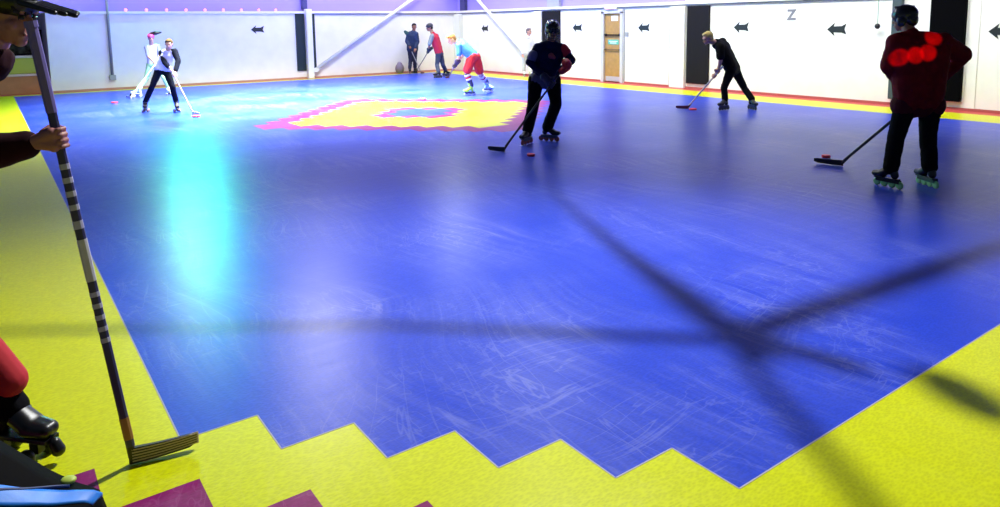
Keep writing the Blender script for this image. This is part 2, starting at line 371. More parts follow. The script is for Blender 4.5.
# pillars standing proud of the panels
struct('trim_5', [((WALLX-.09, 8.66, 0), (WALLX, 9.12, PANEL_TOP-.076))], m_white, .01)
struct('trim_6', [((WALLX-.06, 14.24, 0), (WALLX, 14.62, PANEL_TOP-.076))], m_white, .01)
struct('trim_7', [((WALLX-.16, 18.75, 0), (WALLX, WALLY, PANEL_TOP-.076))], mat('corner_cream', (.74, .78, .68), .6), .01)
struct('trim_8', [((7.79, WALLY-.2, 0), (7.98, WALLY, PANEL_TOP+.1))], m_white, .015)
struct('trim_9', [((WALLX-.015, 2.28, 0), (WALLX, 2.46, PANEL_TOP-.076))], m_white, .01)
for k, y in enumerate((9.16, 10.74)):
    struct('trim_%d' % (10+k), [((WALLX-.022, y, .03), (WALLX, y+.03, PANEL_TOP-.1))], m_grey)
# steel stanchions carrying on above the pillars
struct('trim_12', [((WALLX-.02, 13.45, PANEL_TOP+.036), (WALLX+.11, 14.0, 5.6))], mat('stanchion', (.33, .34, .40), .5), .01)
struct('trim_13', [((7.74, WALLY-.05, PANEL_TOP+.11), (7.9, WALLY+.11, 5.6))], mat('stanchion_blue', (.05, .05, .16), .5), .01)
struct('trim_14', [((WALLX-.02, 8.2, PANEL_TOP+.036), (WALLX+.11, 8.7, 5.6))], m_white, .01)
struct('trim_15', [((WALLX-.02, 18.6, PANEL_TOP+.036), (WALLX+.11, 18.9, 5.6))], mat('stanchion_blue', (.05, .05, .16), .5), .01)

def pad(lo, hi, m, label):
    bm = bmesh.new(); box(bm, lo, hi, .012)
    return tag(obj('wall_pad', bm, m), label, 'wall pad')
pad((WALLX-.05, 7.96, .13), (WALLX+.0, 8.62, PANEL_TOP-.08), m_dark, 'dark padded wall panel behind the bending player in black')
pad((WALLX-.05, 13.38, .13), (WALLX+.0, 14.21, PANEL_TOP-.08), m_dark, 'dark padded wall panel behind the player in navy helmet')
pad((WALLX-.10, 2.49, .16), (WALLX-.0, 3.06, 3.4), mat('black_pad', (.0012, .0012, .002), .8, spec=.04), 'tall black padded panel behind the player in the red jacket')
pad((WALLX-.09, 3.56, .12), (WALLX-.0, 3.74, 3.4), mat('slate_pad', (.05, .08, .09), .5), 'narrow slate grey strip on wall behind red jacket player helmet')
pad((7.49, WALLY-.05, .25), (7.78, WALLY, PANEL_TOP-.04), m_dgreen, 'wider dark green padded strip left of the white post at the diagonal brace')
pad((8.0, WALLY-.05, .25), (8.12, WALLY, PANEL_TOP-.04), m_dgreen, 'narrow dark green padded strip right of the white post at the diagonal brace')

# diagonal braces
def brace(p0, p1, label):
    r = empty('diagonal_brace')
    bm = bmesh.new(); tube(bm, [p0, p1], .055, 16); obj('tube', bm, mat('brace_white', (.74, .76, .74), .4), r, True)
    bm = bmesh.new(); c = V(p0); box(bm, c-V((.09, .09, .07)), c+V((.09, .09, .05)), .01); obj('foot_plate', bm, m_cream, r)
    tag(r, label, 'brace'); settle(r, p0)
brace((8.04, WALLY-.12, .27), (13.6, WALLY-.12, 3.77), 'white diagonal tube brace rising right from the post on the back wall')
brace((WALLX-.15, 14.2, .17), (WALLX-.15, 18.6, 3.2), 'white diagonal tube brace on right wall behind the navy player')

# pipe on the back wall
r = empty('wall_conduit')
bm = bmesh.new(); tube(bm, [(2.29, WALLY-.05, .36), (2.29, WALLY-.05, 2.6)], .035, 12); obj('pipe', bm, mat('conduit', (.20, .21, .25), .5), r, True)
bm = bmesh.new(); box(bm, (2.21, WALLY-.09, .26), (2.37, WALLY-.0, .4), .01); obj('junction_box', bm, mat('conduit_box', (.33, .34, .36), .5), r)
tag(r, 'grey vertical conduit with a junction box on the back wall near the two children', 'conduit'); settle(r, (2.29, WALLY-.05, .3))

# arrows painted as flat boards
def arrow(c, d, n, L, H, label):
    """c centre, d pointing direction, n outward normal"""
    c, d, n = V(c), V(d), V(n); up = V((0, 0, 1))
    P = [(.5, 0), (.10, .5), (.16, .22), (-.26, .24), (-.5, .44), (-.40, 0), (-.5, -.36), (-.26, -.24), (.16, -.22), (.10, -.5)]
    bm = bmesh.new()
    prism(bm, [c+d*(x*L)+up*(y*H) for x, y in P], n*.006)
    tag(obj('arrow_sign', bm, m_arrow), label, 'arrow sign')
for y, z, lab in ((17.36, 1.49, 'small black arrow on white wall above the bent blue shirted player'),
                  (12.64, 1.50, 'black arrow on the white wall just right of the navy player helmet'),
                  (10.06, 1.49, 'black arrow on the white wall just right of the wooden door'),
                  (7.10, 1.49, 'black arrow on white wall right of the bending player in black'),
                  (4.85, 1.44, 'black arrow on wall between the grey letter and red jacket player'),
                  (1.95, 1.40, 'black arrow cut by the right edge of the photo')):
    arrow((WALLX-.001, y, z), (0, 1, 0), (-1, 0, 0), .40, .27, lab)
arrow((6.31, WALLY-.001, 1.57), (-1, 0, 0), (0, -1, 0), .40, .26, 'black arrow on the back wall left of the green strips')

tag(text_mesh('wall_letter', 'Z', .30, mat('letter_grey', (.20, .21, .23), .6), None, (WALLX-.005, 5.86, 1.74), (0, -1, 0), (0, 0, 1)),
    'grey letter Z on the white wall above right of bending player in black', 'letter')

# hanging pull cord
r = empty('pull_cord')
bm = bmesh.new(); tube(bm, [(WALLX-.12, 3.98, 1.52), (WALLX-.12, 3.98, 3.4)], .008, 8); obj('cord', bm, mat('cord_green', (.25, .42, .34), .6), r)
bm = bmesh.new(); ell(bm, (WALLX-.12, 3.98, 1.50), ((1, 0, 0), (0, 1, 0), (0, 0, 1)), (.05, .05, .055)); obj('weight', bm, m_black, r, True)
tag(r, 'thin cord with a black knob hanging left of the red jacket player', 'cord'); settle(r, (WALLX-.12, 3.98, 1.45))

# ------------------------------------------------------------------ door
d = empty('door_1'); tag(d, kind='structure')
bm = bmesh.new(); box(bm, (WALLX+.03, DY0+.05, .02), (WALLX+.08, DY1-.05, 1.88), .004); obj('door_leaf', bm, m_wood, d)
bm = bmesh.new()
box(bm, (WALLX-.03, DY0-.06, 0), (WALLX+.1, DY0+.045, 1.93)); box(bm, (WALLX-.03, DY1-.045, 0), (WALLX+.1, DY1+.06, 1.93)); box(bm, (WALLX-.03, DY0-.06, 1.885), (WALLX+.1, DY1+.06, 1.99))
obj('door_frame', bm, mat('frame_grey', (.55, .55, .58), .5), d)
bm = bmesh.new(); box(bm, (WALLX+.018, DY0+.09, .03), (WALLX+.03, DY1-.09, .16)); obj('kick_plate', bm, mat('kick', (.45, .45, .52), .4), d)
for z, h, mm in ((1.30, .035, m_dark), (.90, .022, mat('bar_brown', (.12, .07, .03), .5))):
    bm = bmesh.new(); box(bm, (WALLX-.02, DY0+.06, z-h/2), (WALLX+.005, DY1-.06, z+h/2), .006)
    for y in (DY0+.1, DY1-.1): box(bm, (WALLX-.0, y-.02, z-h), (WALLX+.032, y+.02, z+h), .004)
    obj('push_bar', bm, mm, d)
bm = bmesh.new(); box(bm, (WALLX+.02, 11.0, 1.04), (WALLX+.031, 11.4, 1.17)); s = obj('door_sign', bm, mat('teal_sign', (.10, .45, .36), .5), d)
bm = bmesh.new()
box(bm, (WALLX+.016, 11.04, 1.115), (WALLX+.0205, 11.36, 1.135)); box(bm, (WALLX+.016, 11.08, 1.07), (WALLX+.0205, 11.32, 1.09)); obj('lettering', bm, m_white, s)
bm = bmesh.new(); box(bm, (WALLX+.02, 11.03, 1.68), (WALLX+.031, 11.28, 1.82)); obj('notice', bm, mat('notice', (.75, .8, .78), .6), d)
r = empty('exit_sign')
bm = bmesh.new(); box(bm, (WALLX-.075, 11.0, 1.995), (WALLX+.0, 11.45, 2.07), .01); obj('housing', bm, m_cream, r)
bm = bmesh.new(); box(bm, (WALLX-.082, 11.03, 2.005), (WALLX-.075, 11.42, 2.06)); obj('lit_face', bm, mat('exit_glow', (.9, .4, .6), .5, emit=(1, .35, .62), estr=1.6), r)
tag(r, 'small pink glowing light box above the wooden door', 'exit light'); settle(r, (WALLX-.1, 11.2, 2.0))
bm = bmesh.new(); box(bm, (WALLX-.04, 10.60, 1.26), (WALLX, 10.70, 1.38), .008)
tag(obj('wall_switch', bm, m_grey), 'small grey switch box on wall right of wooden door', 'switch')

# ------------------------------------------------------------------ behind the opening at the far left
r = empty('low_bench')
bm = bmesh.new(); box(bm, (-.5, 19.3, .46), (.74, 19.8, .52), .01); obj('bench_top', bm, mat('bench_cream', (.6, .5, .42), .6), r)
bm = bmesh.new(); box(bm, (-.48, 19.34, 0), (.70, 19.76, .46), .005); obj('bench_front', bm, mat('bench_brown', (.42, .20, .07), .6, noise=.1, nscale=5), r)
tag(r, 'brown low bench beyond the opening at the far left of rink', 'bench'); settle(r, (.1, 19.55, 0))
r = empty('storage_crate')
bm = bmesh.new(); box(bm, (-.06, 19.42, .521), (.56, 19.74, .95), .02); obj('crate_body', bm, mat('crate_lime', (.38, .48, .04), .5), r)
bm = bmesh.new(); box(bm, (-.09, 19.39, .93), (.59, 19.77, .99), .015); obj('crate_rim', bm, mat('crate_rim', (.5, .52, .42), .5), r)
tag(r, 'lime green crate standing on the low brown bench', 'crate'); settle(r, (.25, 19.58, .521))
r = empty('notice_board')
bm = bmesh.new(); box(bm, (-.9, 21.14, 1.0), (.82, 21.2, 1.62), .01); obj('board', bm, mat('board_mottle', (.09, .11, .08), .8, noise=.95, nscale=7), r)
bm = bmesh.new()
for lo, hi in (((-.95, 21.12, .96), (.86, 21.2, 1.0)), ((-.95, 21.12, 1.62), (.86, 21.2, 1.66)), ((-.95, 21.12, 1.0), (-.9, 21.2, 1.62)), ((.82, 21.12, 1.0), (.86, 21.2, 1.62))): box(bm, lo, hi)
obj('board_frame', bm, m_dark, r)
tag(r, 'dark mottled notice board on wall above the lime green crate', 'notice board'); settle(r, (0, 21.15, 1.0))

# small pink lamps along the rail of the back wall
for k in range(9):
    x = 2.75+k*.52
    bm = bmesh.new(); ell(bm, (x, WALLY+.03, PANEL_TOP+.075), ((1, 0, 0), (0, 1, 0), (0, 0, 1)), (.04, .035, .04), 12)
    tag(obj('fairy_light', bm, mat('pink_lamp', (.9, .3, .5), .4, emit=(1, .30, .55), estr=1.3), None, True),
        'small pink bulb in the row along the top rail of the back wall', 'fairy light', 'pink bulbs on the back wall rail')

# ------------------------------------------------------------------ hockey stick, skates, people
CURV = .012
def hockey_stick(heel, tip, top, cols, label, hgt=.065, grip=.22):
    """cols: shaft, blade, grip"""
    r = empty('hockey_stick')
    heel, tip, top = V(heel), V(tip), V(top)
    bdir = (tip-heel); bdir.z = 0; bdir.normalize()
    L = max(.24, min(.32, (tip-heel).length))
    up = V((0, 0, 1)); side = up.cross(bdir).normalized()
    h0 = heel+up*.045
    d = (top-h0).normalized()
    bm = bmesh.new(); rbar(bm, h0+d*.03, top, .030, .021, bdir); obj('shaft', bm, cols[0], r, False)
    bm = bmesh.new()
    rings = []
    for k in range(9):
        t = k/8; h = hgt*(1-.22*t) if k < 8 else hgt*.5
        c = heel+bdir*(L*t-.012)+side*(CURV*t*t)
        th = .008*(1-.4*t)
        z0 = .004+(.012 if k == 8 else 0)+.012*t*t
        rings.append([bm.verts.new(c+side*s*th+up*z) for s, z in ((1, z0), (1, z0+h), (-1, z0+h), (-1, z0))])
    for a, b in zip(rings, rings[1:]):
        for q in range(4): bm.faces.new((a[q], b[q], b[(q+1) % 4], a[(q+1) % 4]))
    bm.faces.new(rings[0]); bm.faces.new(list(reversed(rings[-1])))
    rbar(bm, heel+up*.03, h0+d*.12, .028, .018, bdir)
    bmesh.ops.recalc_face_normals(bm, faces=bm.faces[:])
    bl = obj('blade', bm, cols[1], r)
    bm = bmesh.new(); rbar(bm, top-d*grip, top+d*.004, .034, .026, bdir); rbar(bm, top-d*.004, top+d*.018, .040, .032, bdir)
    obj('grip_tape', bm, cols[2], r)
    tag(r, label, 'hockey stick'); r['dir'] = list(d)
    del r['dir']
    return r, h0, d, bl, bdir, L, side

def fist(bm, G, s, d, k=1.0, flip=1):
    """fingers closed round a shaft through G; s = shaft direction, d = from the wrist to the shaft"""
    s = V(s).normalized(); d = V(d); d = (d-s*d.dot(s)).normalized(); n = s.cross(d)*flip
    R = .024*k+.004
    pc = G-d*.012*k-n*.022*k
    cone(bm, G-d*.075*k-n*.012*k, pc+s*.02*k, .026*k, .024*k); cone(bm, G-d*.075*k-n*.012*k, pc-s*.022*k, .026*k, .022*k)
    cone(bm, pc+s*.026*k, pc-s*.03*k, .02*k, .018*k)
    for i in range(4):
        o = s*((1.5-i)*.0215*k); fr = (.0092, .0098, .0094, .0082)[i]*k; ln = (.92, 1, .97, .85)[i]
        kn = G+o-n*.026*k+d*.012*k
        pts = [kn]
        for a in (-50, 5, 62, 120):
            a = math.radians(a*ln); pts.append(G+o+d*math.cos(a)*R*.95+n*math.sin(a)*R)
        for a, b in zip(pts, pts[1:]): cone(bm, a, b, fr, fr*.94, 10)
    t0 = G-d*.04*k+s*.03*k-n*.004*k
    t1 = G-d*.022*k+s*.042*k+n*.018*k; t2 = G+d*.006*k+s*.036*k+n*.03*k
    cone(bm, t0, t1, .014*k, .012*k, 10); cone(bm, t1, t2, .012*k, .0095*k, 10)

def open_hand(bm, w, d, side, k=1.0):
    """relaxed hanging hand: palm, four slightly curled fingers, thumb from the side"""
    d = V(d).normalized(); side = V(side); side = (side-d*side.dot(d)).normalized(); n = d.cross(side)
    for t in (-.5, 0, .5): cone(bm, w+d*.015*k+side*t*.03*k, w+d*.08*k+side*t*.055*k, .016*k, .014*k, 10)
    for i in range(4):
        b = w+d*.085*k+side*(i-1.5)*.021*k; L = (.9, 1.05, 1, .8)[i]*.032*k
        p1 = b+d*L+n*.006*k; p2 = p1+d*L*.75+n*.016*k; p3 = p2+d*L*.45+n*.018*k
        cone(bm, b, p1, .0092*k, .0088*k, 10); cone(bm, p1, p2, .0088*k, .008*k, 10); cone(bm, p2, p3, .008*k, .007*k, 10)
    a = w+d*.03*k-side*.03*k; b = a+d*.03*k-side*.022*k+n*.01*k
    cone(bm, a, b, .013*k, .011*k, 10); cone(bm, b, b+d*.028*k-side*.004*k+n*.008*k, .011*k, .009*k, 10)

def wheel_mesh(bm, c, axle, r, w):
    axle = V(axle).normalized(); x, y, _ = frame_of(axle)
    prof = [(-w/2, r*.35), (-w/2, r*.78), (-w*.32, r*.96), (0, r), (w*.32, r*.96), (w/2, r*.78), (w/2, r*.35)]
    rings = [[bm.verts.new(V(c)+axle*h+(x*math.cos(a)+y*math.sin(a))*q) for a in [2*math.pi*k/18 for k in range(18)]] for h, q in prof]
    for a, b in zip(rings, rings[1:]):
        for k in range(18): bm.faces.new((a[k], a[(k+1) % 18], b[(k+1) % 18], b[k]))
    bm.faces.new(list(reversed(rings[0]))); bm.faces.new(rings[-1])
    bmesh.ops.recalc_face_normals(bm, faces=bm.faces[:])

def skate(parent, g, toe, kind, mb, mw, mf, shin, label=None, s=1.0, lift=0.0):
    """g = ground point under the foot, toe = heading; returns ankle top"""
    g = V(g); g.z = lift; toe = V(toe); toe.z = 0; toe.normalize(); up = V((0, 0, 1)); sd = up.cross(toe)
    zb = .085*s if kind == 'inline' else .095*s
    A = g+up*(zb+.095*s)-toe*.035*s
    top = A+(V(shin)-A).normalized()*.10*s
    bm = bmesh.new()
    cone(bm, A, top, .043*s, .053*s); cone(bm, A, g+up*(zb+.035*s)-toe*.06*s, .042*s, .036*s)
    for q in (-.012, .012):
        cone(bm, A+toe*.01*s, g+up*(zb+.037*s)+toe*.07*s+sd*q*s, .043*s, .036*s); cone(bm, g+up*(zb+.036*s)+toe*.06*s+sd*q*s, g+up*(zb+.03*s)+toe*.135*s+sd*q*s, .036*s, .028*s)
    sk = blob('skate', bm, mb, parent, .007, 2)
    if label: sk['label'] = label
    bm = bmesh.new()
    M = None
    def lb(x0, x1, y0, y1, z0, z1, bev=.003):
        vs = box(bm, (x0*s, y0*s, z0*s), (x1*s, y1*s, z1*s), bev)
        for v in vs: v.co = g+toe*v.co.x+sd*v.co.y+up*v.co.z
    if kind == 'inline':
        lb(-.10, .13, -.030, .030, .078, .090)
        lb(-.115, .120, -.019, -.0145, .048, .080); lb(-.115, .120, .0145, .019, .048, .080)
        obj('wheel_frame', bm, mf, sk)
        for x in (-.112, -.037, .038, .113):
            bm = bmesh.new(); wheel_mesh(bm, g+toe*x*s+up*.0365*s, sd, .0365*s, .024*s); obj('wheel', bm, mw, sk, True)
    else:
        lb(-.10, .15, -.032, .032, .080, .097); lb(.07, .09, -.05, .05, .028, .042); lb(-.08, -.06, -.05, .05, .028, .042)
        lb(.06, .10, -.016, .016, .03, .085); lb(-.09, -.05, -.016, .016, .03, .085)
        obj('plate', bm, mf, sk)
        for x in (.08, -.07):
            for y in (-.048, .048):
                bm = bmesh.new(); wheel_mesh(bm, g+toe*x*s+sd*y*s+up*.032*s, sd, .032*s, .032*s); obj('wheel', bm, mw, sk, True)
        bm = bmesh.new(); cone(bm, g+toe*.16*s+up*.075*s, g+toe*.172*s+up*.05*s, .02*s, .024*s); obj('toe_stop', bm, m_black, sk, True)
    bm = bmesh.new()
    for t in (.15, .45, .75):
        p = A+toe*(.04+.03*(1-t))*s+(top-A)*(t-.3)
        tube(bm, [p-sd*.045*s-toe*.02*s, p-sd*.02*s+toe*.008*s, p+sd*.02*s+toe*.008*s, p+sd*.045*s-toe*.02*s], .006*s, 6)
    obj('laces', bm, mf, sk, True)
    return top

def headframe(face):
    F = V(face).normalized(); R = F.cross(V((0, 0, 1))).normalized(); return F, R, R.cross(F)

def figure(key, look, label):
    P = {k: (V(v) if isinstance(v, list) else v) for k, v in POSE[key].items()}
    k = look.get('s', 1.0); vox = look.get('vox', .010)
    root = empty('person')
    skin = look['skin']
    F, R, UP = headframe(P['face'])
    rig = look.get('stick')
    grips = {}
    # the stick first, so the hands can close on its shaft
    if rig:
        heel, tip = [V(v) for v in STICK[key]]
        up_h = rig['upper']; ref = P['w'+up_h]
        h0 = heel+V((0, 0, .045)); dd = (ref-h0).normalized()
        length = (ref-h0).length
        top = h0+dd*(length+.07+rig.get('over', 0))
        rig['out'] = hockey_stick(heel, tip, top, rig['cols'], rig['label'], grip=rig.get('grip', .22))
        for h in rig['hands']:
            w = P['w'+h]; t = (w-h0).dot(dd); t = min(max(t, .2), length)
            G = h0+dd*t; e = P['e'+h]
            P['w'+h] = G+(e-G).normalized()*.085*k
            grips[h] = (G, dd, (G-e))
    pel = (P['hipL']+P['hipR'])/2; ch = (P['sL']+P['sR'])/2; nk = P['neck']
    sx = (P['sR']-P['sL']); sx = sx.normalized(); hx = (P['hipR']-P['hipL']).normalized()
    sw = (P['sR']-P['sL']).length/2
    spine = (pel-ch).normalized()
    # ---- body
    bm = bmesh.new(); H = P['head']
    E = lambda f, r, u, rr, rf, ru: ell(bm, H+F*f*k+R*r*k+UP*u*k, (R, F, UP), (rr*k, rf*k, ru*k))
    E(-.012, 0, .022, .073, .092, .088); E(.028, 0, -.035, .056, .060, .072); E(.05, 0, -.055, .040, .044, .045)
    E(.066, 0, -.088, .024, .022, .020)
    cone(bm, H+F*.084*k+UP*.008*k, H+F*.108*k-UP*.024*k, .008*k, .013*k, 10)
    cone(bm, H+F*.078*k-R*.032*k+UP*.026*k, H+F*.078*k+R*.032*k+UP*.026*k, .013*k, .013*k, 10)
    for q in (-1, 1):
        E(-.005, q*.077, -.012, .009, .018, .030); E(.052, q*.036, -.028, .022, .022, .022)
    cone(bm, H+F*.086*k-R*.018*k-UP*.058*k, H+F*.086*k+R*.018*k-UP*.058*k, .010*k, .010*k, 8)
    cone(bm, nk+spine*.03, H-UP*.055*k-F*.02*k, .062*k, .054*k)
    cone(bm, P['sL']+sx*.02, P['sR']-sx*.02, .052*k, .052*k)
    for t in (-1, -.3, .3, 1):
        cone(bm, ch+sx*t*(sw-.08)+spine*.08, pel+hx*t*.07-spine*.08, .086*k, .078*k)
    cone(bm, P['hipL'], P['hipR'], .088*k, .088*k)
    for h in 'LR':
        s_, e, w = P['s'+h], P['e'+h], P['w'+h]
        cone(bm, s_, e, .048*k, .038*k); cone(bm, e, w, .039*k, .026*k)
        if h in grips:
            G, dd, dr = grips[h]; cone(bm, w, G-dr.normalized()*.07*k, .026*k, .026*k); fist(bm, G, dd, dr, k*.95, 1 if h == 'R' else -1)
        else: open_hand(bm, w, (w-e), sx if h == 'L' else -sx, k*.95)
        g = P['g'+h].copy(); kn = P['k'+h]
        ank = g+V((0, 0, .2+look.get('lift'+h, 0)))-P['t'+h]*.035
        cone(bm, P['hip'+h], kn, .082*k, .055*k); cone(bm, kn, ank, .054*k, .036*k)
        cone(bm, ank, g+V((0, 0, .125+look.get('lift'+h, 0)))+P['t'+h]*.08*k, .034*k, .022*k)
    blob('body', bm, skin, root, look.get('vox_body', min(vox, .008)), look.get('smooth_body', 2))
    for q in (-1, 1):
        bm = bmesh.new(); ell(bm, H+F*.083*k+R*q*.031*k+UP*.004*k, (R, F, UP), (.013*k, .008*k, .008*k), 10); obj('eye', bm, m_black, root, True)
    bm = bmesh.new(); cone(bm, H+F*.094*k-R*.020*k-UP*.058*k, H+F*.094*k+R*.020*k-UP*.058*k, .0045*k, .0045*k, 8); obj('mouth', bm, mat('lips', (.28, .05, .05), .5), root, True)
    # ---- trousers or shorts
    tr = look.get('legs'); sr = look.get('baggy', 0)
    bm = bmesh.new()
    for t in (-1, 1): cone(bm, pel+hx*t*.05-spine*.07, pel+hx*t*.045, .10*k, .108*k)
    cone(bm, P['hipL'], P['hipR'], .102*k, .102*k)
    for h in 'LR':
        kn = P['k'+h]; ank = P['g'+h]+V((0, 0, .20+look.get('lift'+h, 0)))-P['t'+h]*.02
        if look.get('shorts'):
            cone(bm, P['hip'+h], P['hip'+h].lerp(kn, .80), (.096+sr)*k, (.090+sr)*k)
        else:
            cone(bm, P['hip'+h], kn, (.094+sr)*k, (.066+sr)*k); cone(bm, kn, ank, (.066+sr)*k, (.062+sr)*k)
    blob('shorts' if look.get('shorts') else 'trousers', bm, tr, root, vox, 2, .012, .07)
    # ---- top
    jb = look.get('bulk', 0)
    bm = bmesh.new()
    cone(bm, P['sL'], P['sR'], (.062+jb)*k, (.062+jb)*k)
    cone(bm, nk+spine*.045, nk+spine*.01-F*.01, (.078+jb)*k, (.066)*k)
    for h in 'LR': cone(bm, nk+spine*.03, P['s'+h], .060*k, (.058+jb)*k)
    for t in (-1, -.35, .35, 1):
        cone(bm, ch+sx*t*(sw-.075)+spine*.08, pel+hx*t*(.075+jb*.4)-spine*.04+spine*look.get('hem', 0), (.098+jb)*k, (.10+jb)*k)
    sl = look.get('sleeves')
    def sleeves(b):
        for h in 'LR':
            s_, e, w = P['s'+h], P['e'+h], P['w'+h]
            r0 = .058+jb
            if look.get('short_sleeve'):
                cone(b, s_, s_.lerp(e, .72), r0*k, (.055+jb)*k)
            else:
                cone(b, s_, e, r0*k, (.050+jb)*k); cone(b, e, e.lerp(w, .93), (.050+jb)*k, (.036+jb*.7)*k)
    if sl is None: sleeves(bm)
    blob(look.get('top_name', 'jacket'), bm, look['top'], root, vox, 2, .016, .10)
    if sl is not None:
        for h in 'LR':
            b = bmesh.new(); s_, e, w = P['s'+h], P['e'+h], P['w'+h]
            cone(b, s_.lerp(nk, .35), s_, (.05+jb)*k, (.070+jb)*k); cone(b, s_, e, (.066+jb)*k, (.052+jb)*k)
            if not look.get('short_sleeve'): cone(b, e, e.lerp(w, .8), (.052+jb)*k, (.042+jb)*k)
            o = blob('sleeve', b, sl, root, vox, 2, .008, .07)
    # ---- skates
    for h in 'LR':
        skate(root, P['g'+h], P['t'+h], look['skates'][0], look['skates'][1] if h == 'L' or len(look['skates']) < 5 else look['skates'][4],
              look['skates'][2], look['skates'][3], P['k'+h], s=look.get('foot', 1.0), lift=look.get('lift'+h, 0))
    # ---- gloves
    if look.get('gloves'):
        for h in 'LR':
            if h in grips and (look['gloves'] == 'both' or h in look['gloves']):
                G, dd, dr = grips[h]; b = bmesh.new(); dn = dr.normalized()
                fist(b, G, dd, dr, k*1.28, 1 if h == 'R' else -1); cone(b, G-dn*.07*k, G-dn*.16*k, .046*k, .058*k)
                blob('glove', b, look['glove_mat'], root, .007, 1)
    # ---- head wear
    hw = look.get('hair')
    if hw:
        b = bmesh.new()
        e2 = lambda f, r, u, rr, rf, ru: ell(b, H+F*f*k+R*r*k+UP*u*k, (R, F, UP), (rr*k, rf*k, ru*k))
        e2(-.026, 0, .036, .084, .094, .086); e2(-.045, 0, -.005, .078, .066, .085); e2(.03, 0, .085, .060, .052, .032)
        if look.get('long'): e2(-.07, 0, -.07, .07, .045, .09)
        blob('hair', b, hw, root, .008, 2, .012, .03)
    if look.get('helmet'):
        b = bmesh.new()
        e2 = lambda f, r, u, rr, rf, ru: ell(b, H+F*f*k+R*r*k+UP*u*k, (R, F, UP), (rr*k, rf*k, ru*k))
        e2(-.012, 0, .042, .100, .122, .098); e2(-.075, 0, -.01, .078, .05, .075)
        for q in (-1, 1): e2(-.012, q*.082, -.025, .022, .045, .055)
        for q in (-.045, 0, .045): cone(b, H+F*.05*k+R*q*k+UP*.122*k, H-F*.08*k+R*q*k+UP*.108*k, .012*k, .014*k, 8)
        hm = blob('helmet', b, look['helmet'], root, .007, 2)
        if look.get('cage'):
            b = bmesh.new()
            def pt(a, z): return H+F*(.02+.125*math.cos(a))*k+R*.095*math.sin(a)*k+UP*z*k
            for z in (.035, .0, -.035, -.07, -.10): tube(b, [pt(a*.25, z) for a in range(-6, 7)], .004, 6)
            for a in (-1.2, -.8, -.4, 0, .4, .8, 1.2): tube(b, [pt(a, .05), pt(a, -.03), pt(a*.9, -.105)], .004, 6)
            obj('face_cage', b, look['cage'], hm, True)
        for q, (f_, r_, u_, rr) in enumerate(look.get('glints', ())):
            b = bmesh.new(); ell(b, H+F*f_*k+R*r_*k+UP*u_*k, (R, F, UP), (rr, rr*.7, rr), 10); obj('stud', b, look['glint_mat'], hm, True)  # white dots modelled on the helmet as reflections of lamps
    if look.get('headband'):
        b = bmesh.new(); ell(b, H-F*.018*k+UP*.050*k, (R, F, UP), (.096*k, .112*k, .088*k)); ell(b, H+F*.07*k+UP*.06*k, (R, F, UP), (.06*k, .045*k, .02*k))
        blob('cap' if not look.get('ponytail') else 'riding_helmet', b, look['headband'], root, .008, 2)
    if look.get('ponytail'):
        pd = V(look['ponytail']); b = bmesh.new(); q0 = H+UP*.12*k
        cone(b, q0, q0+pd*.12, .035, .05); cone(b, q0+pd*.12, q0+pd*.27, .05, .022); blob('ponytail', b, m_black, root, .008, 2, .01, .03)
    tag(root, label, 'person')
    if look.get('extra'): look['extra'](root, P, k, F, R, UP, sx, spine, pel, ch, nk)
    for h in 'LR': P['g'+h].z = 0
    settle(root, (P['gL']+P['gR'])/2)
    if rig:
        rr = rig['out'][0]; settle(rr, (STICK[key][0][0], STICK[key][0][1], 0))
    return root, P, rig['out'] if rig else None

sk_dark = mat('skin_shaded', (.30, .13, .09), .55); sk = mat('skin', (.62, .34, .24), .55); sk_tan = mat('skin_tan', (.55, .26, .15), .55)
wh_wheel = mat('wheel_white', (.75, .75, .72), .4); gr_wheel = mat('wheel_green', (.25, .6, .25), .4); dk_wheel = mat('wheel_dark', (.05, .05, .06), .4)
st_black = mat('stick_black', (.012, .012, .016), .4); st_white = mat('stick_white', (.72, .66, .66), .45); st_pink = mat('stick_pink', (.75, .45, .42), .45)
tape = mat('tape_black', (.015, .015, .015), .8); tape_w = mat('tape_white', (.7, .7, .7), .8)
silver = mat('silver_frame', (.16, .15, .17), .4, metal=.6)
black_cloth = mat('black_cloth', (.003, .003, .005), .9, spec=.12, noise=.3, nscale=20)

# --- player in the red jacket
def red_extra(root, P, k, F, R, UP, sx, spine, pel, ch, nk):
    b = bmesh.new(); H = P['head']
    ell(b, H-F*.02+R*.098+UP*.02, (R, F, UP), (.012, .026, .026), 12); obj('ear_pad', b, mat('ear_pink', (.7, .35, .45), .4), root, True)
    b = bmesh.new()
    for t in (-1, -.35, .35, 1): cone(b, pel+sx*t*.14-spine*.0, pel+sx*t*.14+spine*.02, .118, .118)
    blob('waistband', b, mat('maroon_rib', (.06, .003, .008), .8, spec=.15), root, .01, 2)
figure('red', dict(skin=sk_dark, legs=black_cloth, baggy=.012, top=mat('red_jacket', (.14, .003, .008), .8, spec=.15, noise=.25, nscale=12), bulk=.038, hem=-.0,
       top_name='jacket', skates=('inline', m_black, gr_wheel, mat('frame_black', (.01, .014, .01), .4)), gloves='both', glove_mat=m_black,
       helmet=mat('helmet_black', (.008, .008, .014), .25), vox=.009, s=1.0, foot=1.05, extra=red_extra,
       stick=dict(upper='R', hands='LR', cols=(st_black, st_black, tape), label='long black hockey stick held by the player in the red jacket')),
       'hockey player in red jacket and black trousers seen from behind at right')

